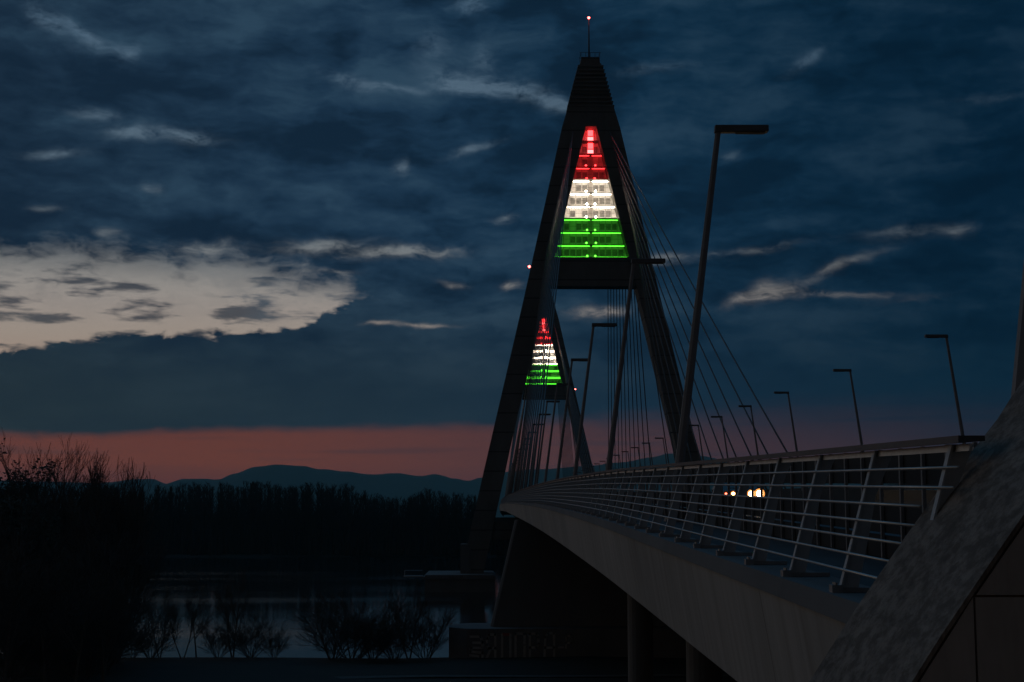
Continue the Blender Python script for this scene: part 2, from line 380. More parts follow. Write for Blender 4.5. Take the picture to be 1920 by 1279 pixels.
# ------------------------------------------------------------------ pylons
OUT = [(110.9, 2.4), (101.3, 4.85), (97.1, 6.1), (60.1, 14.3), (24.5, 22.5), (3.4, 27.2)]
INN = [(97.0, 1.1), (69.1, 7.75), (62.8, 9.3), (31.8, 16.5), (3.4, 22.6)]
def lerp(tab, z):
    for (z0, v0), (z1, v1) in zip(tab, tab[1:]):
        if z >= z1: return v0 + (v1 - v0) * (z0 - z) / (z0 - z1)
    return tab[-1][1]
PR = []
def pylon(cx, cy, label, warn):
    rt = empty('bridge_pylon', (cx, cy, 0)); tag(rt, label, 'pylon', 'bridge pylons lit in red, white and green')
    zs = [97.0, 69.1, 62.8, 60.1, 31.8, 24.5, 3.4]
    for s in (-1, 1):
        o_ = [(s * lerp(OUT, z), z) for z in zs]; i_ = [(s * lerp(INN, z), z) for z in zs]
        mb = MB()
        for k in range(len(zs) - 1):
            t0, t1 = 2.6 + (97 - zs[k]) * .006, 2.6 + (97 - zs[k + 1]) * .006
            b = [(o_[k + 1][0], -t1, zs[k + 1]), (i_[k + 1][0], -t1, zs[k + 1]), (i_[k + 1][0], t1, zs[k + 1]), (o_[k + 1][0], t1, zs[k + 1])]
            t = [(o_[k][0], -t0, zs[k]), (i_[k][0], -t0, zs[k]), (i_[k][0], t0, zs[k]), (o_[k][0], t0, zs[k])]
            if s > 0: b = [b[1], b[0], b[3], b[2]]; t = [t[1], t[0], t[3], t[2]]
            n = len(mb.v); mb.v += b + t
            for f in [(0, 1, 5, 4), (1, 2, 6, 5), (2, 3, 7, 6), (3, 0, 4, 7)]: mb.f.append(tuple(i + n for i in f))
            if k == 0: mb.f.append((n + 4, n + 5, n + 6, n + 7))
            if k == len(zs) - 2: mb.f.append((n + 3, n + 2, n + 1, n))
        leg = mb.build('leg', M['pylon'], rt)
        mb = MB(); x = s * 25.1; xs = sorted((s * 34.2, s * 20.5)); mb.box(xs[0], xs[1], -11, 11, -4, 3.4)
        xs = sorted((s * 34.6, s * 20.1)); mb.box(xs[0], xs[1], -11.4, 11.4, 2.6, 3.05)
        mb.build('pedestal', M['pier'], rt)
        mb = MB(); xs = sorted((s * 27.3, s * 25.2)); mb.box(xs[0], xs[1], -3.4, 3.2, 3.42, 9.3); mb.build('buttress', M['pier'], leg)
    mb = MB(); mb.box(-38.4, -34.62, -10.5, -9.2, 3.0, 3.25); mb.tube([(-38.2, -10.4, 3.25), (-38.2, -10.4, 4.3)], .05); mb.tube([(-38.2, -10.4, 4.3), (-34.7, -10.4, 4.3)], .05)
    mb.build('landing_walkway', M['steel'], rt)
    mb = MB(); mb.prism([(-6.1, 97.02), (6.1, 97.02), (4.85, 101.3), (-4.85, 101.3)], -2.6, 2.6); mb.build('head', M['pylon'], rt)
    mb = MB(); nst = 11
    for k in range(nst):
        z0 = 101.32 + (110.9 - 101.32) * k / nst; z1 = 101.32 + (110.9 - 101.32) * (k + 1) / nst
        h1 = lerp(OUT, z0) + .12; h0 = lerp(OUT, z1) - .12; zm = z0 + (z1 - z0) * .42
        mb.box(-h1, h1, -2.75, 2.75, z0, zm); mb.box(-h0, h0, -2.35, 2.35, zm + .001, z1)
    mb.build('louvred_crown', M['pylon'], rt)
    mb = MB(); mb.prism([(-2.05, 110.92), (2.05, 110.92), (1.95, 112.4), (-1.95, 112.4)], -2, 2)
    cap = mb.build('cap', M['pylon'], rt)
    mb = MB()
    for x in (-2, -1, 0, 1, 2):
        for y in (-1.9, 1.9): mb.tube([(x, y, 112.41), (x, y, 113.4)], .05, 5)
    for y in (-1.9, 1.9): mb.tube([(-2.3, y, 113.4), (2.3, y, 113.4)], .05, 5)
    for x in (-2, 2): mb.tube([(x, -1.9, 113.42), (x, 1.9, 113.42)], .05, 5)
    mb.build('guard_rail', M['rail'], cap)
    mb = MB(); mb.tube([(-.15, 0, 112.41), (-.15, 0, 121.4)], [.2, .12], 8); mast = mb.build('mast', M['rail'], rt, smooth=True)
    MB().ball((-.15, 0, 121.75), .27).build('beacon', M['beacon'], mast, smooth=True)
    mb = MB(); zz = 67.0; x = warn * (lerp(OUT, zz) + .35)
    mb.ball((x, -1.6, zz), .27); w = mb.build('warning_light', M['beacon'], rt, smooth=True)
    xs = sorted((warn * lerp(OUT, zz - .5), x)); MB().box(xs[0], xs[1], -1.7, -1.5, zz - .45, zz - .33).build('bracket', M['rail'], w)
    a, b = lerp(INN, 62.8) - .002, lerp(INN, 69.1) - .002
    mb = MB(); mb.prism([(-a, 62.8), (a, 62.8), (b, 69.0), (-b, 69.0)], -2.2, 2.2); mb.build('crossbeam', M['pylon'], rt)
    a, b = lerp(INN, 10.2) - .002, lerp(INN, 13.9) - .002
    mb = MB(); mb.prism([(-a, 10.2), (a, 10.2), (b, 13.9), (-b, 13.9)], -2.2, 2.2); mb.build('lower_beam', M['pylon'], rt)
    # --- lit lattice between the legs: ten storeys
    zb, zt = 69.1, 97.0; dz = (zt - zb) / 10
    mb = MB(); c = .02; mb.prism([(-(lerp(INN, zb) - c), zb), (lerp(INN, zb) - c, zb), (1.08, zt), (-1.08, zt)], .9, 1.0)
    panel = mb.build('light_panel', M['screen'], rt)
    for k in range(1, 10):
        z = zb + k * dz; h = lerp(INN, z) - .03
        MB().box(-h, h, -1.5, .88, z - .03, z + .03).build('floor_plate', M['grate'], panel)
    MB().box(-.38, .38, .55, .85, zb + .05, zb + 7.86 * dz).build('lift_shaft', M['shaft'], panel)
    for k in range(10):
        z0, z1 = zb + k * dz + .1, zb + (k + 1) * dz - .1
        h = lerp(INN, z1) - .06
        edges = [.5]
        while edges[-1] + .9 < h: edges.append(min(edges[-1] + 1.32, h))
        mul = MB()
        for sg in (-1, 1):
            for e in edges: mul.box(sg * e - .035, sg * e + .035, .30, .40, z0, z1)
        mul.box(-h, h, .405, .46, z0 + 1.28, z0 + 1.33)
        mul.build('mullion', M['mullion'], panel)
        for sg in (-1, 1):
            for e0, e1 in zip(edges, edges[1:]):
                if e1 - e0 > .5 and random.random() < .8:
                    xs = sorted((sg * (e0 + .14), sg * (e1 - .14))); MB().box(xs[0], xs[1], .86, .895, z0 + .6, z1 - .65).build('pane', M['pane'], panel)
    for k in range(10):
        z0, z1 = zb + k * dz + .1, zb + (k + 1) * dz - .1
        m = M['green_lamp'] if k < 3 else M['white_lamp'] if k < 6 else M['red_lamp']
        h = lerp(INN, z1) - .1; hb = lerp(INN, z0) - .1
        if k < 8:
            for s in (-1, 1):
                MB().tube([(s * .3, -.25, z1 - .12), (s * h, -.25, z1 - .12)], .05, 6).build('lamp_tube', m, panel)
                MB().tube([(s * .5, -.25, z0 + .12), (s * hb, -.25, z0 + .12)], .045, 6).build('lamp_tube', m, panel)
                if k < 8:
                    MB().ball((s * (.85 + .15 * (k % 2)), -.5, z0 + .32), .2, 8, 5).build('flood_lamp', m, panel)
        else:
            MB().box(-.6, .6, -.4, -.2, z0 + .05, z0 + .95).build('flood_lamp', M['red_bright'], panel)
            MB().box(-.55, .55, -.5, -.42, z0 + 1.2, z1 - .2).build('lamp_tube', M['red_lamp'], panel)
    return rt
pylon(21.8, 300, 'near A-shaped bridge pylon with tall tricolour lit panel, louvred crown and red beacon', -1)
pylon(23.4, 600, 'distant A-shaped pylon, half as tall in view, framed between the near pylon legs', 1)

# ---- stay cables
def cables(cx, cy, pname):
    for side, sname, xa in ((-1, 'near railing', 5.0), (1, 'far barrier', 36.5)):
        for dr, dname in ((-1, 'approach'), (1, 'river span')):
            for k in range(11):
                dist = 18 + 12.2 * k; z = 72.6 + 2.32 * k
                D = cy + dr * dist
                xl = cx + side * (lerp(OUT, z) + lerp(INN, z)) / 2
                a = Vector((xl, cy + dr * 2.55, z)); b = P(xa, D, -.25)
                mb = MB()
                pts = [a.lerp(b, t / 6) - Vector((0, 0, 1)) * (dist * .004 * 4 * (t / 6) * (1 - t / 6)) for t in range(7)]
                c = mb.tube([p - b for p in pts], .11, 6).build('stay_cable', M['cable'], smooth=True, loc=b)
                MB().tube([Vector((0, 0, .02)), (a - b).normalized() * 2.2], .13, 6).build('anchor_sleeve', M['steel'], c)
                tag(c, f'{ORD[k]} {dname} stay cable out from {pname} pylon, on its {sname} side', 'stay cable', f'stay cables of the {pname} pylon')
cables(21.8, 300, 'near'); cables(23.4, 600, 'distant')

# ------------------------------------------------------------------ street lamps
def lamp_proto():
    rt = empty('street_lamp')
    mb = MB(); mb.tube([(0, 0, .03), (.1, 0, .8), (1.47, 0, 11.35)], [.155, .145, .085], 8); mb.build('pole', M['lamp'], rt, smooth=False)
    mb = MB(); mb.box(-.24, .24, -.24, .24, -.03, .03)
    for x in (-.19, .19):
        for y in (-.19, .19): mb.tube([(x, y, .03), (x, y, .09)], .025, 6)
    mb.build('base_plate', M['steel'], rt)
    mb = MB()
    mb.hexa([(1.36, -.10, 11.33), (2.95, -.17, 11.36), (2.95, .17, 11.36), (1.36, .10, 11.33)], [(1.38, -.09, 11.56), (2.95, -.13, 11.56), (2.95, .13, 11.56), (1.38, .09, 11.56)])
    hd = mb.build('lamp_head', M['lamp_head'], rt, bevel=.02)
    MB().box(2.0, 2.85, -.12, .12, 11.325, 11.352).build('lens', M['lens'], hd)
    return rt
proto = lamp_proto(); kids = {proto.name: children(proto)}
for c in kids[proto.name]: kids[c.name] = children(c)
def copy_lamp():
    r = proto.copy(); COL.objects.link(r)
    for c in kids[proto.name]:
        cc = c.copy(); COL.objects.link(cc); cc.parent = r
        for g in kids[c.name]:
            gg = g.copy(); COL.objects.link(gg); gg.parent = cc
    return r
left = [14.75, 41.3, 66, 91.5, 115]
while left[-1] < 560: left.append(left[-1] + 24.4)
right = [97.6, 124, 150, 171.5, 193]
while right[-1] < 560: right.append(right[-1] + 21.7)
for i, D in enumerate(left):
    if abs(D - 300) < 4: D += 6
    o = proto if i == 0 else copy_lamp(); o.location = P(5.3, D)
    tag(o, ('dark lamp pole rising behind the weathered concrete wall, cut off by the frame edge' if i == 0 else 'largest unlit street lamp with its whole dark head in view, beside the near railing' if i == 1 else f'unlit street lamp leaning in from the footway beside the near railing, {ORD[i]} in line'), 'street lamp', 'street lamps beside the footway')
for i, D in enumerate(right):
    o = copy_lamp(); o.location = P(32.95, D); o.rotation_euler.z = math.pi
    tag(o, f'unlit street lamp leaning in from the far side of the road, {ORD[i]} of that row', 'street lamp', 'street lamps on the far side of the road')

# ------------------------------------------------------------------ piers and columns under the deck
pr = empty('bridge_pier', (0, 155, 0)); tag(pr, 'flared concrete bridge pier on the river bank with a painted base', 'pier')
def flare(x0t, x0b, x1t, x1b, zt, zb, y0, y1, ch):
    mb = MB()
    sec = lambda x0, x1: [(x0 + ch, y0), (x1 - ch, y0), (x1, y0 + ch), (x1, y1 - ch), (x1 - ch, y1), (x0 + ch, y1), (x0, y1 - ch), (x0, y0 + ch)]
    b = [(x, y, zb) for x, y in sec(x0b, x1b)]; t = [(x, y, zt) for x, y in sec(x0t, x1t)]
    return mb.add(b + t, [tuple(range(7, -1, -1)), tuple(range(8, 16))] + [(i, (i + 1) % 8, (i + 1) % 8 + 8, i + 8) for i in range(8)])
flare(2.95, .35, 40.25, 42.85, 14.82, 3.72, -1.4, 1.4, .25).build('wall', M['pier'], pr)
base = flare(-4.0, -4.0, 47.2, 47.2, 3.7, -.6, -4, 4, 1.9).build('base_block', M['pier'], pr)
# painted letters, strokes in a unit cell (0..1 wide, 0..1 high)
G = {
    '2': [((.05, 1), (.75, 1)), ((.75, 1), (.9, .8)), ((.9, .8), (.9, .55)), ((.25, .74), (.9, .74)), ((.1, .52), (.85, .52)), ((.1, .52), (.02, .36)), ((.02, .36), (.9, .30)), ((.9, .3), (.9, .1)), ((.02, .2), (.6, .16)), ((0, 0), (.9, 0))],
    'YA': [((.85, 0), (.85, 1)), ((.85, 1), (.3, 1)), ((.3, 1), (.12, .85)), ((.12, .85), (.12, .6)), ((.12, .6), (.3, .45)), ((.3, .45), (.85, .45)), ((.45, .45), (.05, 0))],
    'PE': [((.12, 0), (.12, 1)), ((.88, 1), (.88, 0))],
    'O': [((.1, 0), (.1, 1)), ((.1, 1), (.85, 1)), ((.85, 1), (.85, .62)), ((.85, .5), (.85, 0)), ((.85, 0), (.1, 0))],
    'ER': [((.12, 0), (.12, 1)), ((.12, 1), (.72, 1)), ((.72, 1), (.88, .85)), ((.88, .85), (.88, .6)), ((.88, .6), (.72, .45)), ((.72, .45), (.12, .45))],
    'A': [((.1, 0), (.18, .85)), ((.18, .85), (.4, 1)), ((.4, 1), (.85, 1)), ((.88, 1), (.88, 0)), ((.15, .42), (.88, .42))],
    '-': [((.1, .5), (.9, .5))],
}
lm = MB(); lr = MB()
def strokes(mb, g, x0, z0, w, h, t=.24):
    for (a, b), (c, d) in G[g]:
        p = Vector((x0 + a * w, 0, z0 + b * h)); q = Vector((x0 + c * w, 0, z0 + d * h))
        dv = (q - p).normalized(); nn = Vector((-dv.z, 0, dv.x)) * t / 2; p -= dv * t * .4; q += dv * t * .4
        pts = [p - nn, q - nn, q + nn, p + nn]
        mb.prism([(v.x, v.z) for v in pts], -4.02, -4.004)
s = 155 / 2700.
X = lambda px: (px - 914) * s * 151 / 155
strokes(lm, '2', X(882), .55, X(908) - X(882), 2.35); strokes(lm, 'YA', X(911), .6, X(932) - X(911), 2.5); strokes(lm, 'PE', X(939), .6, X(959) - X(939), 2.5)
strokes(lm, 'O', X(964), .6, X(986) - X(964), 2.6); strokes(lm, 'ER', X(990), .65, X(1011) - X(990), 2.55); strokes(lm, 'A', X(1017), .7, X(1040) - X(1017), 2.55)
strokes(lm, '-', X(1045), 1.2, .55, 1.2, .18); strokes(lm, 'ER', X(1057), 1.7, .9, 1.25, .18)
lr.box(X(942), X(956), -4.018, -4.003, 2.98, 3.26)
lm.build('lettering', M['letter'], base); lr.build('letter_bar', M['letter_red'], base)
ncol = 0
for D in (44.5, 63):
    for Xc, nm in ((6.6, 'under the near deck edge'), (21.6, 'under the middle of the deck'), (36.6, 'under the far deck edge')):
        mb = MB(); top = zd(D) - (.66 if Xc != 21.6 else 3.05)
        c = mb.tube([(0, 0, -.5), (0, 0, top - .5), (0, 0, top)], [.55, .55, .8], 20).build('support_column', M['pier'], smooth=False, loc=(Xc, D, 0))
        tag(c, f'round concrete support column {nm}, in the {"nearer" if D < 50 else "farther"} of two rows', 'column', 'round columns carrying the approach deck', 'thing')

# ------------------------------------------------------------------ weathered abutment at the right
ab = empty('abutment_wall', (4.5, 11.4, 0)); ab.location = (0, 0, 0); tag(ab, 'stained weathered concrete abutment wall with a straight sloping edge beside the near railing', 'abutment', kind='thing')
prof_px = [(1330, 1560), (1420, 1420), (1515, 1282), (1600, 1148), (1652, 1072), (1702, 1000), (1755, 926), (1808, 864), (1842, 822), (1870, 786), (1894, 748), (1920, 710), (1960, 652), (2010, 580), (2070, 490)]
prof = [(at(px, py, 12.5).x, at(px, py, 12.5).z) for px, py in prof_px]
x0, z0 = prof[0]; prof = [(x0 - 5.2, z0 - 8)] + prof + [(prof[-1][0] + .15, prof[-1][1] + 1.2)]
def offset(pl, d):
    out = []
    for i, (x, z) in enumerate(pl):
        ax, az = pl[max(i - 1, 0)]; bx, bz = pl[min(i + 1, len(pl) - 1)]
        L = math.hypot(bx - ax, bz - az); out.append((x + (bz - az) / L * d, z - (bx - ax) / L * d))
    return out
YF, YB = 10.1, 12.5
def strip(mb, a, b, y0, y1):
    n = len(a)
    for i in range(n - 1):
        q = [a[i], b[i], b[i + 1], a[i + 1]]
        vs = [(x, y0, z) for x, z in q] + [(x, y1, z) for x, z in q]
        fs = [(0, 1, 2, 3), (7, 6, 5, 4), (0, 3, 7, 4), (1, 5, 6, 2)]
        if i == 0: fs.append((0, 4, 5, 1))
        if i == n - 2: fs.append((3, 2, 6, 7))
        mb.add(vs, fs)
mb = MB(); strip(mb, prof, offset(prof, .03), YF, YB); mb.build('coping', M['weathered'], ab)
inner = offset(prof, .032); core = [(x + 9, z) for x, z in inner]
mb = MB(); strip(mb, inner, [(12.0, z) for x, z in inner], YF + .06, YB - .02); mb.build('core', M['weathered'], ab)
jx = at(1830, 1180, YF).x; jz = at(1880, 1118, YF).z
pin = offset(prof, .05)
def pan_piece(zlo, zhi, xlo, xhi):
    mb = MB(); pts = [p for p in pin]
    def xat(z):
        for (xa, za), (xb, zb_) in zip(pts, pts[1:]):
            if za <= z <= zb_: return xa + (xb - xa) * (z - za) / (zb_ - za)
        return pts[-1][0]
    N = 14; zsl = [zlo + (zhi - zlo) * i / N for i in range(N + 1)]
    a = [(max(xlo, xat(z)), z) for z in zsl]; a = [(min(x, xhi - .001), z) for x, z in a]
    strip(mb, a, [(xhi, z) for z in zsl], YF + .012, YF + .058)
    return mb.build('facing_slab', M['facing_lit'], ab)
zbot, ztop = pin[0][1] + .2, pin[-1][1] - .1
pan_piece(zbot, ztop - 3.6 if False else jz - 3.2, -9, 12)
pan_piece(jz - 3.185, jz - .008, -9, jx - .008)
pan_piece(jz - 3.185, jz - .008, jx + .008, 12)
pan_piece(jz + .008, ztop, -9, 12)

# ------------------------------------------------------------------ car with lit headlights
car = empty('car', (13.27, 75, zd(75) - .03)); tag(car, 'dark car with bright headlights coming toward the camera behind the railing', 'car')
prof_c = [(0, .28), (0, .55), (.06, .78), (.95, .98), (1.75, 1.42), (3.2, 1.46), (4.0, 1.02), (4.25, .95), (4.3, .4), (4.2, .28)]
mb = MB(); W = .98
vs = []
for s in (-1, 1):
    for y, z in prof_c: vs.append((s * (W if z < 1.05 else W - .16), y, z))
n = len(prof_c)
mb.add(vs, [tuple(range(n))[::-1], tuple(range(n, 2 * n))] + [(i, i + n, (i + 1) % n + n, (i + 1) % n)[::-1] for i in range(n)])
mb.build('body', M['car'], car, bevel=.05)
MB().hexa([(-.62, .99, 1.02), (.62, .99, 1.02), (.62, 1.03, 1.0), (-.62, 1.03, 1.0)], [(-.58, 1.68, 1.42), (.58, 1.68, 1.42), (.58, 1.72, 1.40), (-.58, 1.72, 1.40)]).build('windscreen', M['glass'], car)
MB().box(-.5, .5, -.02, -.003, .36, .5).build('grille', M['rubber'], car)
for y in (.85, 3.45):
    for s in (-1, 1):
        w = MB().tube([(s * .80, y, .31), (s * 1.0, y, .31)], .31, 18).build('wheel', M['rubber'], car)
        MB().tube([(s * 1.001, y, .31), (s * 1.01, y, .31)], .2, 14).build('rim', M['steel'], w)
for s in (-1, 1):
    h = MB().box(*sorted((s * .22, s * .99)), -.035, -.002, .56, .84).build('headlight', M['lens'], car)
    for dx, r, mt in (((.42, .12, 'head_white'), (.86, .155, 'head_white')) if s > 0 else ((.52, .08, 'head_dim'), (.90, .045, 'signal'))):
        MB().tube([(s * dx, -.10, .70), (s * dx, -.062, .70)], r, 16).build('bulb', M[mt], h)
        MB().tube([(s * dx, -.06, .70), (s * dx, -.036, .70)], r * 1.75, 18).build('glass', M['head_glow'] if s > 0 else M['head_glow_low'], h)  # glowing disc stands in for the orange glare ring round the bulb
    MB().box(*sorted((s * .965, s * 1.14)), 1.1, 1.22, .95, 1.08).build('mirror', M['car'], car)

# ------------------------------------------------------------------ ground, river, hills
def wob(x): return 3 * math.sin(x * .031) + 2 * math.sin(x * .083 + 1) + 5 * math.sin(x * .007 + 2)
xs = [-9000, -5000, -2500, -1200, -700] + [-500 + 10 * i for i in range(101)] + [700, 1200, 2500, 5000, 9000]
ys = [-400, -100, 0, 60, 100, 125, 140, 148, 152, 155, 158, 161, 165, 172, 190, 300, 480, 505, 515, 520, 525, 530, 540, 560, 620, 800, 1200, 2500, 5000, 9000]
def gz(x, y):
    s0, s1 = 157.5 + wob(x) * (.25 if abs(x) < 60 else .6), 519 + wob(x * .8 + 40)
    if abs(x) > 1500: s0, s1 = 157, 519
    d = max(s0 - y, y - s1)
    n = (mnoise.noise(Vector((x * .05, y * .08, 0))) * .35 if abs(x) < 600 and y < 700 else 0)
    if d > 0: return min(.75, .12 * d) + n * min(1, d / 6)
    return max(-3.5, d * .35)
vs = [(x, y, gz(x, y)) for y in ys for x in xs]; nx = len(xs)
fs = [(j * nx + i, j * nx + i + 1, (j + 1) * nx + i + 1, (j + 1) * nx + i) for j in range(len(ys) - 1) for i in range(nx - 1)]
tag(MB().add(vs, fs).build('ground', M['ground'], smooth=True), kind='structure')
tag(MB().add([(-8800, 140, .02), (8800, 140, .02), (8800, 530, .02), (-8800, 530, .02)], [(0, 1, 2, 3)]).build('river', M['water']), kind='structure')
mb = MB(); pv = []
for i in range(60):
    x = -120 + i * 5; y = 132.5 + .6 * math.sin(x * .05); pv += [(x, y, gz(x, y) + .12), (x, y + 1.6, gz(x, y + 1.6) + .12)]
mb.add(pv, [(2 * i, 2 * i + 2, 2 * i + 3, 2 * i + 1) for i in range(59)]); tag(mb.build('path', M['path']), kind='structure')

ridge = [(-900, 915), (-400, 905), (0, 902), (200, 905), (255, 898), (282, 899), (312, 908), (345, 897), (372, 896), (410, 899), (440, 888), (480, 877), (530, 871), (570, 874), (600, 880), (650, 883), (692, 889), (740, 888), (790, 892), (815, 889), (850, 896), (880, 901), (900, 895), (940, 886), (1000, 880), (1100, 874), (1160, 868), (1220, 858), (1262, 850), (1310, 855), (1400, 872), (1550, 885), (1800, 890), (2200, 900), (3000, 905)]
HD = 7000
hx = []; px = -900
while px <= 3000: hx.append(px); px += 6 if 200 < px < 1400 else 30
def ridge_y(p):
    for (a, b), (c, d) in zip(ridge, ridge[1:]):
        if a <= p <= c:
            t = (p - a) / (c - a); t = t * t * (3 - 2 * t); return b + (d - b) * t
    return 905
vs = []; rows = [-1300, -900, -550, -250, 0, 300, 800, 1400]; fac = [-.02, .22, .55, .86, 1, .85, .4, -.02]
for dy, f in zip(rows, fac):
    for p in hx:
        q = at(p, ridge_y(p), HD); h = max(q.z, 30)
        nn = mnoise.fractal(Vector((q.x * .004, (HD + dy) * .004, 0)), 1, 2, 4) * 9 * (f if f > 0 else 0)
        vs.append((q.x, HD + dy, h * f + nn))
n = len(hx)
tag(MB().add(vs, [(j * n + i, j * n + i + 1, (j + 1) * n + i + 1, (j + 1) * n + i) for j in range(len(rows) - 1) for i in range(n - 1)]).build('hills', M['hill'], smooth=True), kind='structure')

# ------------------------------------------------------------------ trees
def seg(mb, a, b, r0, r1, n=3):
    d = (b - a)
    if d.length < 1e-4: return
    d.normalize(); u = d.cross(Vector((0, 0, 1)) if abs(d.z) < .9 else Vector((1, 0, 0))).normalized(); w = u.cross(d)
    i0 = len(mb.v)
    for p, r in ((a, r0), (b, r1)):
        for k in range(n):
            t = 2 * math.pi * k / n; mb.v.append(tuple(p + (u * math.cos(t) + w * math.sin(t)) * r))
    for k in range(n): mb.f.append((i0 + k, i0 + (k + 1) % n, i0 + n + (k + 1) % n, i0 + n + k))

def bare_tree(rng, H, spread, stems=1, up=.5, depth=5, r0=None, start=.25, leaf=0, lean=(.15, .5), rmin=.012):
    tr, cr = MB(), MB(); lf = MB()
    def grow(p, d, L, r, lev):
        mb = tr if lev <= 1 else cr
        nseg = 4 if lev == 0 else 3; q = p
        pts = [p]
        for i in range(nseg):
            wv = .04 if lev == 0 else .13; d = (d + Vector((rng.gauss(0, wv), rng.gauss(0, wv), rng.gauss(0, .06) + .06 * up))).normalized()
            nq = q + d * (L / nseg); ra, rb = r * (1 - .5 * i / nseg), r * (1 - .5 * (i + 1) / nseg)
            seg(mb, q, nq, max(ra, rmin), max(rb, rmin * .8), 6 if lev == 0 else (4 if lev == 1 else 3)); q = nq; pts.append(q)
        if lev >= depth:
            if leaf and rng.random() < leaf:
                for _ in range(9):
                    c = q + Vector((rng.gauss(0, .5), rng.gauss(0, .5), rng.gauss(0, .4))); s = rng.uniform(.14, .30)
                    u = Vector((rng.gauss(0, 1), rng.gauss(0, 1), rng.gauss(0, 1))).normalized() * s; w = u.orthogonal().normalized() * s * .6
                    i0 = len(lf.v); lf.v += [tuple(c - u), tuple(c + w), tuple(c + u), tuple(c - w)]; lf.f.append((i0, i0 + 1, i0 + 2, i0 + 3))
            return
        kids_ = rng.randint(5, 7) if lev < 2 else rng.randint(3, 5)
        for k in range(kids_):
            t = start + (1 - start) * (k + rng.random()) / kids_ if lev == 0 else .25 + .75 * (k + rng.random()) / kids_
            i = min(int(t * nseg), nseg - 1); b = pts[i].lerp(pts[i + 1], t * nseg - i)
            az = rng.uniform(0, 2 * math.pi); tilt = spread * rng.uniform(.6, 1.25)
            side = d.orthogonal().normalized(); side.rotate(Matrix.Rotation(az, 3, d))
            nd = (d * math.cos(tilt) + side * math.sin(tilt)); nd.z += up * .25; nd.normalize()
            grow(b, nd, L * rng.uniform(.42, .62) * (1.15 - .35 * t if lev == 0 else 1), r * .5 * (1.2 - .5 * t), lev + 1)
        grow(q, d, L * .5, r * .45, lev + 1)
    for s in range(stems):
        a = 2 * math.pi * s / max(stems, 1); ln = .0 if stems == 1 else rng.uniform(*lean)
        d = Vector((math.cos(a) * ln, math.sin(a) * ln, 1)).normalized()
        grow(Vector((math.cos(a) * .15 * (stems > 1), math.sin(a) * .15 * (stems > 1), -.4)), d, H * .66, r0 or H * .014, 0)
    return tr, cr, lf

kinds = {}
def make_kind(name, nm, leaf=0, **kw):
    out = []
    for sd in range(2 if leaf == 0 else 1):
        tr, cr, lf = bare_tree(random.Random(hash(nm) % 1000 * 0 + sd * 17 + len(kinds) * 5 + 3), leaf=leaf, **kw)
        mt = bpy.data.meshes.new('trunk'); mt.from_pydata(tr.v, [], tr.f); mt.materials.append(M['bark'])
        mc = bpy.data.meshes.new('crown'); mc.from_pydata(cr.v, [], cr.f); mc.materials.append(M['twig'])
        ml = None
        if leaf: ml = bpy.data.meshes.new('foliage'); ml.from_pydata(lf.v, [], lf.f); ml.materials.append(M['leaf'])
        out.append((mt, mc, ml))
    kinds[nm] = out
make_kind('bare_tree', 'poplar', H=24, rmin=.016, spread=.42, stems=2, up=.9, depth=4, start=.25)
make_kind('bare_tree', 'broad', H=18, rmin=.022, spread=.75, stems=1, up=.5, depth=4, start=.3)
make_kind('bare_tree', 'slim', H=12, spread=.5, stems=2, up=.7, depth=4, start=.35)
make_kind('shrub', 'shrub', H=5.5, spread=.6, stems=9, up=.35, depth=3, r0=.05, start=.08, lean=(.25, .95))
make_kind('bare_tree', 'fan', H=18, rmin=.035, spread=.5, stems=13, up=.5, depth=3, r0=.14, start=.3, lean=(.08, .42))
make_kind('bare_tree', 'leafy', leaf=.9, H=20, spread=.8, stems=1, up=.4, depth=4, start=.3)
HK = {}
for v in kinds.values():
    for _, mc, _l in v:
        zz = sorted(p.co.z for p in mc.vertices); HK[mc.name] = zz[int(len(zz) * .996)]
def tree(kind, px, top_py, D, label, group, var=0, wide=1.0):
    mt, mc, ml = kinds[kind][var % len(kinds[kind])]
    q = at(px, top_py, D); g = gz(q.x, D)
    H = HK[mc.name]; s = (q.z - g) / H
    r = empty('shrub' if kind == 'shrub' else 'leafy_tree' if kind == 'leafy' else 'bare_tree', (q.x, D, g), random.uniform(0, 6.28)); r.scale = (s * wide, s * wide, s)
    tag(r, label, 'shrub' if kind == 'shrub' else 'tree', group)
    for nm_, me in (('trunk', mt), ('crown', mc), ('foliage', ml)):
        if me is None: continue
        o = bpy.data.objects.new(nm_, me); COL.objects.link(o); o.parent = r
    return r
GL = 'dark trees massed on the near bank'
tree('leafy', 10, 836, 146, 'dense leafy dark tree standing against the pink sky at the picture edge', GL)
tree('poplar', 90, 822, 150, 'tallest bare tree of the bank, sparse upright twin stems against the pink sky', GL, 0)
tree('slim', 128, 848, 152, 'thin bare tree with sprays of upright twigs beside the tallest bare tree', GL, 1)
tree('poplar', 62, 850, 148, 'bare upright tree between the leafy tree and the tallest bare tree', GL, 1)
tree('slim', 156, 868, 150, 'small bare tree between the thin upright tree and the fan-shaped tree', GL, 0)
tree('fan', 213, 876, 150, 'fan-shaped bare tree spreading its branches alone above the dark bank', GL, 0, .62)
fill = [(-20, 905, 140, 'leafy'), (40, 918, 143, 'broad'), (75, 924, 138, 'broad'), (110, 920, 144, 'broad'), (150, 926, 141, 'broad'), (185, 930, 138, 'broad'), (205, 960, 145, 'slim'), (222, 1030, 147, 'slim'),
        (20, 985, 126, 'broad'), (95, 1000, 128, 'broad'), (150, 1015, 127, 'broad'), (200, 1070, 130, 'slim'), (-30, 960, 132, 'broad')]
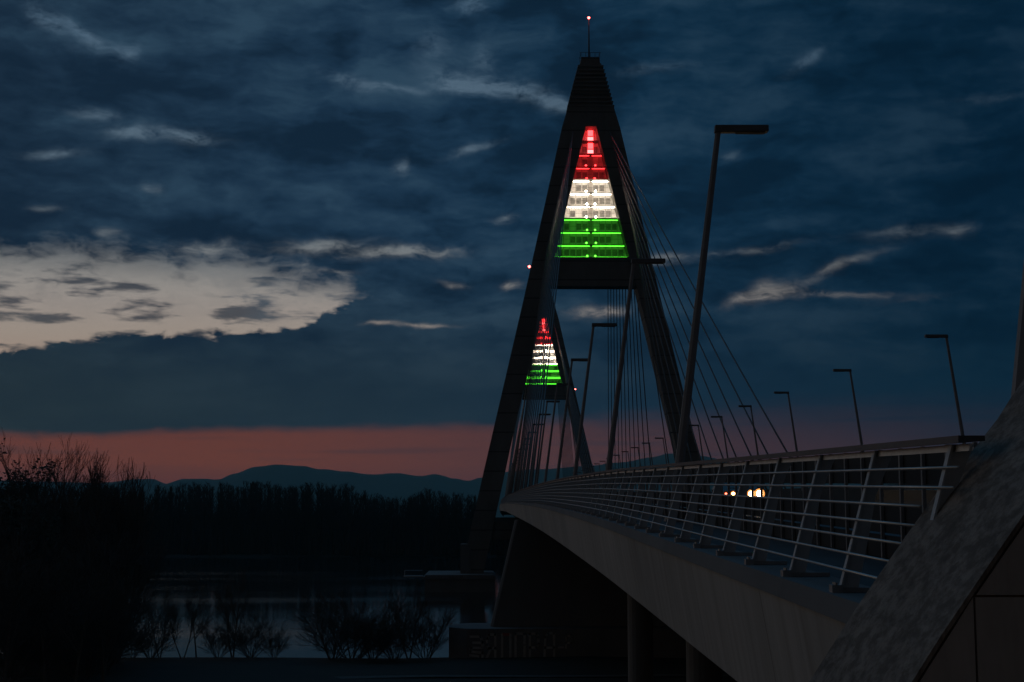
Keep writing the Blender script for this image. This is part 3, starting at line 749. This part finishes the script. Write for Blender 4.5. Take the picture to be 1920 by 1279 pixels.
dsc = ['half cut off by the frame edge', 'under the leafy tree', 'in front of the tallest bare tree', 'under the thin upright tree', 'left of the fan-shaped tree', 'below the fan-shaped tree', 'right of the fan-shaped tree', 'at the water end of the mass',
       'low at the frame corner, in the front row', 'in the front row below the tallest bare tree', 'in the front row left of the water', 'slim, front row, last before the water', 'front row, mostly outside the frame']
for i, ((px, py, D, k), ds) in enumerate(zip(fill, dsc)):
    tree(k, px, py, D, f'{"dense leafy" if k == "leafy" else "black tangled"} tree of the bank mass, {ds}', GL, i % 2 if k != 'leafy' else 0)
undr = [(5, 1040), (45, 1060), (85, 1050), (125, 1065), (160, 1075), (185, 1080), (205, 1110), (30, 1120), (75, 1130), (120, 1125), (165, 1135), (200, 1160)]
for i, (px, py) in enumerate(undr):
    tree('shrub', px, py, 128 + (i * 7) % 22, 'tangled dark shrub in the black undergrowth below the bank trees', 'undergrowth shrubs under the bank trees', i % 2, 1.0)
GS = 'bare trees and shrubs along the water edge'
shore = [('slim', 303, 1105, 153, 'thin bare sapling alone in front of the brighter water', .8), ('shrub', 250, 1160, 152, 'bare shrub at the water edge next to the dark tree mass', .9), ('broad', 372, 1082, 152, 'broad bare tree screening the water left of the twin stems', 1.0),
         ('slim', 345, 1120, 150, 'small bare tree crowding the foot of the broad one', 1.0), ('slim', 440, 1066, 153, 'slender bare tree with dark twin stems before the water', .9), ('shrub', 472, 1150, 152, 'low shrub at the foot of the twin stem tree', 1.20),
         ('shrub', 515, 1178, 153, 'lowest small shrub in front of the brightest water', 1.00), ('shrub', 625, 1128, 151, 'round spiky shrub beside the brightest water', 1.25), ('shrub', 662, 1112, 153, 'largest round shrub at the water edge, fan of twigs', 1.35),
         ('shrub', 700, 1150, 152, 'smaller shrub leaning on the largest round shrub', 1.20), ('slim', 768, 1092, 152, 'bare tree at the water edge nearest the concrete pier', 1.0), ('shrub', 740, 1150, 151, 'shrub between the round shrubs and the pier tree', 1.20),
         ('shrub', 800, 1140, 152, 'shrub against the concrete pedestal under the pylon', 1.20), ('shrub', 285, 1165, 151, 'low shrub under the thin sapling', 1.30), ('shrub', 410, 1165, 152, 'low shrub between the broad tree and the twin stems', 1.20)]
for i, (k, px, py, D, lb, w) in enumerate(shore): tree(k, px, py, D, lb, GS, i % 2, w)

# far-off wood on the other bank, read as one mass
tops = [(-700, 905), (0, 912), (250, 914), (300, 912), (340, 906), (430, 906), (500, 905), (560, 907), (600, 905), (655, 905), (690, 918), (720, 930), (760, 938), (790, 926), (840, 922), (880, 930), (900, 938), (1000, 940), (2200, 940)]
def top_y(p):
    for (a, b), (c, d) in zip(tops, tops[1:]):
        if a <= p <= c: return b + (d - b) * (p - a) / (c - a)
    return 940
rng = random.Random(11); wm = MB()
for i in range(900):
    D = rng.uniform(526, 640); p = rng.uniform(-650, 2100) if i > 620 else rng.uniform(-30, 960)
    q = at(p, top_y(p) + abs(rng.gauss(0, 9)) - 3 + 11 * mnoise.noise(Vector((p * .022, 3.7, 0))) + 5 * mnoise.noise(Vector((p * .09, 9.1, 0))), D); g = .5; H = q.z - g; b = Vector((q.x, D, g))
    if 0 < q.x < 46: H = min(H, 11)
    tp = b + Vector((rng.gauss(0, .6), rng.gauss(0, .6), H)); seg(wm, b, tp, .28, .03, 4)
    for k in range(46):
        t = rng.uniform(.12, .97); s0 = b.lerp(tp, t); L = (1.05 - t) * H * .32 * rng.uniform(.5, 1.2) + .8; az = rng.uniform(0, 6.28)
        e = s0 + Vector((math.cos(az) * L * .55, math.sin(az) * L * .55, L * .9)); seg(wm, s0, e, .11, .03, 3)
        if k % 2: seg(wm, s0.lerp(e, .5), s0.lerp(e, .5) + Vector((math.cos(az + 1.5) * L * .3, math.sin(az + 1.5) * L * .3, L * .45)), .08, .03, 3)
    for k in range(10):                     # understorey thickets
        s0 = b + Vector((rng.gauss(0, 3), rng.gauss(0, 2), 0)); hh = rng.uniform(.25, .62) * H
        seg(wm, s0, s0 + Vector((rng.gauss(0, 1.2), rng.gauss(0, .6), hh)), rng.uniform(.5, 1.0), .06, 5)
tag(wm.build('riverside_wood', M['wood_mass']), 'dark leafless wood lining the far river bank', kind='stuff')

# ------------------------------------------------------------------ haze
SIG = 1.0e-4
m, nt, b = new_mat('evening_haze'); nt.nodes.remove(b)
pv = nt.nodes.new('ShaderNodeVolumePrincipled'); pv.inputs['Color'].default_value = (.40, .92, 1, 1); pv.inputs['Density'].default_value = SIG; pv.inputs['Anisotropy'].default_value = .0
nt.links.new(pv.outputs['Volume'], nt.nodes['Material Output'].inputs['Volume'])
hz = MB().box(-9400, 9400, -450, 9400, -5, 300).build('haze', m); tag(hz, kind='stuff')

# ------------------------------------------------------------------ sky
w = bpy.data.worlds.new('World'); sc.world = w; w.use_nodes = True
nt = w.node_tree; bg = nt.nodes['Background']
class E:                                    # tiny expression builder over shader math nodes
    def __init__(s, sock): s.s = sock
    def _b(s, op, o, rev=False):
        n = nt.nodes.new('ShaderNodeMath'); n.operation = op
        for i, v in enumerate((o, s) if rev else (s, o)):
            if isinstance(v, E): nt.links.new(v.s, n.inputs[i])
            else: n.inputs[i].default_value = v
        return E(n.outputs[0])
    def __add__(s, o): return s._b('ADD', o)
    __radd__ = __add__
    def __sub__(s, o): return s._b('SUBTRACT', o)
    def __rsub__(s, o): return s._b('SUBTRACT', o, True)
    def __mul__(s, o): return s._b('MULTIPLY', o)
    __rmul__ = __mul__
    def __truediv__(s, o): return s._b('DIVIDE', o)
    def __rtruediv__(s, o): return s._b('DIVIDE', o, True)
    def mx(s, o): return s._b('MAXIMUM', o)
    def mn(s, o): return s._b('MINIMUM', o)
    def pw(s, o): return s._b('POWER', o)
    def fn(s, op):
        n = nt.nodes.new('ShaderNodeMath'); n.operation = op; nt.links.new(s.s, n.inputs[0]); return E(n.outputs[0])
def smooth(x, a, b):
    n = nt.nodes.new('ShaderNodeMapRange'); n.interpolation_type = 'SMOOTHSTEP'
    nt.links.new(x.s, n.inputs['Value']); n.inputs['From Min'].default_value = a; n.inputs['From Max'].default_value = b
    return E(n.outputs['Result'])
def comb(x, y, z):
    n = nt.nodes.new('ShaderNodeCombineXYZ')
    for i, v in enumerate((x, y, z)):
        if isinstance(v, E): nt.links.new(v.s, n.inputs[i])
        else: n.inputs[i].default_value = v
    return n.outputs[0]
def fbm(x, y, seed, scale, det=6, rough=.55, dist=0):
    n = nz(nt, scale, det, rough, comb(x, y, seed)); n.inputs['Distortion'].default_value = dist
    return E(n.outputs['Fac'])
def cramp(x, lo, hi, stops):
    return ramp(nt, ((x - lo) / (hi - lo)).s, [((p - lo) / (hi - lo), c) for p, c in stops]).outputs['Color']
def vramp(x, lo, hi, stops, sc_=1.0):       # 1-D lookup: values in 0..sc_
    c = cramp(x, lo, hi, [(p, (v / sc_,) * 3) for p, v in stops]); s = nt.nodes.new('ShaderNodeSeparateColor'); nt.links.new(c, s.inputs[0])
    return E(s.outputs[0]) * sc_
def mix(f, a, b):
    n = nt.nodes.new('ShaderNodeMix'); n.data_type = 'RGBA'
    nt.links.new(f.s, n.inputs['Factor'])
    for i, v in ((6, a), (7, b)):
        if isinstance(v, tuple): n.inputs[i].default_value = v
        else: nt.links.new(v, n.inputs[i])
    return n.outputs[2]
tc = nt.nodes.new('ShaderNodeTexCoord'); sp = nt.nodes.new('ShaderNodeSeparateXYZ'); nt.links.new(tc.outputs['Generated'], sp.inputs[0])
dx, dy, dz = (E(sp.outputs[i]) for i in range(3))
n = nt.nodes.new('ShaderNodeMath'); n.operation = 'ARCTAN2'; nt.links.new(dx.s, n.inputs[0]); nt.links.new(dy.s, n.inputs[1])
A = E(n.outputs[0]) * 57.29578               # azimuth from the bridge axis, degrees
EL = dz.mn(.9999).mx(-.9999).fn('ARCSINE') * 57.29578

# cloud deck: big soft variation, stretched along the horizon
wx = fbm(A, EL, 3.1, .35, 3) - .5; wy = fbm(A, EL, 8.4, .35, 3) - .5
Aw = A + wx * 2.2; Ew = EL + wy * .9
n_big = fbm(Aw * .13, Ew * .42, 1.7, 1.0, 5, .5)
n_mid = fbm(Aw * .38, Ew * 1.05, 5.2, 1.0, 6, .58)
n_fine = fbm(Aw * .9, Ew * 2.1, 9.3, 1.0, 6, .62)
c_low = cramp(A, -60, 30, [(-60, lin(46, 56, 62)), (-18, lin(33, 48, 58)), (-4, lin(29, 47, 61)), (6, lin(22, 44, 62)), (19, lin(12, 38, 56))])
c_high = cramp(A, -60, 30, [(-60, lin(34, 52, 66)), (-18, lin(27, 47, 66)), (-4, lin(26, 50, 72)), (6, lin(17, 45, 67)), (19, lin(8, 34, 54))])
base = mix(smooth(EL, 4, 12), c_low, c_high)
n_puff = fbm(Aw * .75, Ew * 1.35, 33.1, 1.0, 8, .66, .15)
vm = n_big * 1.5 + n_mid * .85 + n_puff * .38 - 1.36
light = mix(smooth(EL, 3, 11), lin(52, 68, 78), lin(50, 76, 96))
dark = cramp(A, -20, 20, [(-20, lin(18, 36, 54)), (20, lin(4, 27, 45))])
fw = smooth(EL, 4.2, 8.5)
base = mix(smooth(vm, -.06, .36) * (.13 + fw * .48) * vramp(A, -20, 20, [(-20, 1), (2, .9), (10, .5), (20, .35)]), base, light)
base = mix(smooth(vm * -1.0, -.04, .26) * (fw * .7 + .12), base, dark)

# bright openings in the cloud
L = [azel(*p) for p in ((0, 486), (150, 492), (300, 500), (420, 508), (520, 530), (600, 540), (650, 548), (690, 600), (760, 640))]
B = [azel(*p) for p in ((0, 668), (60, 652), (190, 640), (260, 632), (310, 632), (420, 634), (520, 622), (590, 606), (640, 575), (690, 560), (760, 560))]
top_e = vramp(A, -60, 20, [(-60, 11), (-24, L[0][1] + .3)] + L, 20) ; bot_e = vramp(A, -60, 20, [(-60, 3), (-24, B[0][1] - .4)] + B, 20)
up_in = top_e + .42 - EL + (n_mid - .5) * 2.2 + (n_puff - .5) * 2.2
lo_in = EL - bot_e + (n_fine - .5) * 1.3 + (n_mid - .5) * .5
g_main = smooth(up_in, -.55, 1.05) * smooth(lo_in, -.06, .22)
isl_n = fbm(A * .42, EL * 2.0, 21.3, 1.0, 5, .55, .2)
isl = smooth(isl_n + (n_puff - .5) * .10 + (vramp(EL, 0, 20, [(6.0, .02), (6.6, .05), (7.4, .12), (8.5, .12), (9.4, 0)]) - .06), .52, .69)
wcol = cramp(EL, 3, 20, [(5, lin(152, 128, 114)), (6.8, lin(152, 140, 130)), (8, lin(150, 142, 136)), (9.6, lin(138, 138, 136)), (11, lin(114, 124, 130)), (13, lin(92, 110, 124)), (20, lin(80, 106, 128))])
veil = smooth(n_puff + (n_mid - .5) * .6, .42, .68) * smooth(EL - top_e, -2.6, .3)
gap = g_main * (1 - isl * .8) * (1 - veil * .32)
sky = mix(gap * .96, base, wcol)

# smaller torn wisps
BL = [(90, 40, 70, 26, 25, .8), (160, 62, 60, 16, 30, .9), (245, 92, 34, 22, 0, .8), (170, 212, 50, 14, 0, .8), (250, 250, 70, 14, -4, 1.0), (350, 257, 70, 16, 4, 1.1), (108, 288, 60, 12, -6, .8),
      (650, 152, 80, 18, 14, .75), (740, 166, 70, 9, 0, .8), (870, 158, 70, 20, 8, 1.35), (960, 172, 90, 18, 8, 1.15), (1050, 195, 40, 16, 20, 1.05), (880, 8, 44, 20, 0, .95), (820, 90, 40, 40, 0, .6), (915, 105, 40, 40, 60, .6),
      (757, 318, 18, 15, 0, .95), (885, 280, 70, 10, -16, .75), (285, 352, 30, 13, 15, .75), (85, 391, 34, 10, 0, .7), (210, 440, 30, 12, 0, .6), (385, 462, 70, 18, -4, .95), (600, 460, 90, 15, -5, 1.15), (770, 474, 120, 13, -3, 1.3),
      (945, 410, 34, 12, 0, .8), (620, 512, 50, 7, 0, .6), (845, 530, 40, 9, 8, .6), (965, 536, 30, 12, 0, .8), (800, 612, 70, 6, 0, .8), (715, 610, 30, 5, 0, .7),
      (1425, 552, 70, 14, -12, 1.0), (1440, 538, 20, 22, 0, .6), (1570, 552, 100, 7, 2, .7), (1120, 584, 60, 12, 0, 1.1), (1250, 490, 60, 14, 0, .8), (1690, 436, 90, 16, -3, .5), (1790, 432, 40, 18, 0, .5), (1420, 470, 110, 12, -6, .6), (1590, 500, 90, 14, -20, .6),
      (1500, 118, 60, 20, -40, .65), (1230, 130, 110, 18, -4, .6), (1370, 290, 30, 18, 0, .5), (1850, 180, 140, 14, 0, .4), (1700, 560, 160, 10, -4, .2)]
tot = None
for (x, y, rx, ry, ang, st) in BL:
    a0, e0 = azel(x, y); k = 57.29578 / F; ca, sa = math.cos(R(-ang)), math.sin(R(-ang))
    da = Aw - a0; de = Ew - e0
    p = (da * ca + de * sa) * (1 / (rx * k)); q = (de * ca - da * sa) * (1 / (ry * k))
    g = (1 + p * p + q * q); g = (g * g).pw(-1.0) * st * 1.15
    tot = g if tot is None else tot + g
n_tear = fbm(Aw * 1.7 + wx * 3, Ew * 4.2, 14.9, 1.0, 9, .68)
halo = smooth(tot, .12, 1.1)
sky = mix(halo * smooth(n_puff, .3, .7) * .34, sky, wcol)
wis = smooth(tot * (n_fine * 1.1 + (n_mid - .5) * 1.2 + (n_tear - .5) * 1.7 + (n_puff - .5) * .8 - .02), .04, 1.05)
sky = mix(wis * vramp(A, -20, 20, [(-20, .62), (-2, .70), (6, .52), (12, .44), (20, .32)]), sky, wcol)

# pink afterglow band under the cloud edge
edge = vramp(A, -60, 30, [(-60, 4.4), (-18.5, azel(0, 813)[1]), (-15, azel(180, 817)[1]), (-13, azel(280, 808)[1]), (-3, azel(780, 802)[1]), (4, azel(1130, 792)[1]), (18, azel(1800, 785)[1])], 20)
soft = vramp(A, -30, 30, [(-20, .22), (0, .28), (4, .55), (10, 1.1), (20, 1.5)], 2)
streak = smooth(fbm(A * .12, EL * 3.2, 41.0, 1.0, 4, .5), .48, .68) * .30
pk = ((edge - EL + (n_mid - .5) * .5 + (n_puff - .5) * .3) / soft * .5 + .5).mn(1).mx(0)
pcol = cramp(A, -90, 30, [(-90, lin(70, 50, 56)), (-50, lin(150, 86, 72)), (-19, lin(94, 57, 55)), (-10, lin(94, 57, 54)), (-2, lin(83, 55, 57)), (4, lin(70, 51, 58)), (10, lin(57, 46, 56)), (19, lin(38, 40, 53))])
pcol2 = mix(smooth(EL, .3, 2.2), lin(66, 48, 58), pcol)
sky = mix(pk * pk * (3 - 2 * pk) * (1 - streak * smooth(EL, .6, 2.6)), sky, pcol2)
# the unseen upper sky is a clearer dusk blue, the west to the left glows
sky = mix(smooth(EL, 22, 48), sky, lin(50, 96, 130))
west = smooth(A * -1.0, 26, 60) * smooth(A * -1.0, 170, 120) * (1 - smooth(EL, 12, 40))
sky = mix(west, sky, (.25, .215, .18, 1))
# unseen eastern sky behind the camera, low part brightened to light surfaces turned this way
back = smooth(dy, -.35, .6)
east = mix(smooth(EL, 0, 50), lin(50, 47, 47), lin(26, 38, 50))
sky = mix(back, east, sky)
# below the horizon
sky = mix(smooth(EL, -3, -.2), lin(8, 10, 12), sky)
# the air in front of the low sky dims it: keep the sky itself that much brighter
J = (.006, .0225, .039, 1)
tau = (285.0 / dz.mx(.0005)).mn(9300.0) * SIG
def vm_(op, a, b):
    n = nt.nodes.new('ShaderNodeVectorMath'); n.operation = op
    for i, v in enumerate((a, b)):
        if isinstance(v, tuple): n.inputs[i].default_value = v[:3]
        elif v is not None: nt.links.new(v, n.inputs[i])
    return n
gain = tau.fn('EXPONENT')
up = vm_('SCALE', sky, None); nt.links.new(gain.s, up.inputs['Scale'])
sub = vm_('SCALE', J, None); nt.links.new((gain - 1.0).s, sub.inputs['Scale'])
sky = vm_('MAXIMUM', vm_('SUBTRACT', up.outputs[0], sub.outputs[0]).outputs[0], (.001, .001, .001)).outputs[0]
nt.links.new(sky, bg.inputs['Color']); bg.inputs['Strength'].default_value = 1.0

# faint afterglow from just under the western horizon
sl = bpy.data.lights.new('afterglow', 'SUN'); sl.energy = .03; sl.angle = R(12); sl.color = (1, .66, .5)
so = bpy.data.objects.new('afterglow', sl); COL.objects.link(so)
so.rotation_euler = Vector((math.sin(R(-62)) * math.cos(R(3)), math.cos(R(-62)) * math.cos(R(3)), math.sin(R(3)))).to_track_quat('Z', 'Y').to_euler()

# ------------------------------------------------------------------ camera and view
cam = bpy.data.cameras.new('camera'); cam.sensor_width = 36; cam.lens = 36 * F / 1920; cam.clip_end = 40000; cam.clip_start = .1
co = bpy.data.objects.new('camera', cam); COL.objects.link(co); co.location = (0, 0, ZC)
co.rotation_euler = (math.pi / 2 + TH, 0, -PS)
sc.camera = co
sc.view_settings.view_transform = 'Standard'; sc.view_settings.look = 'None'; sc.view_settings.exposure = 0; sc.view_settings.gamma = 1
sc.render.engine = 'CYCLES'
sc.cycles.use_denoising = True
sc.cycles.max_bounces = 6; sc.cycles.volume_bounces = 0
sc.cycles.sample_clamp_indirect = 3
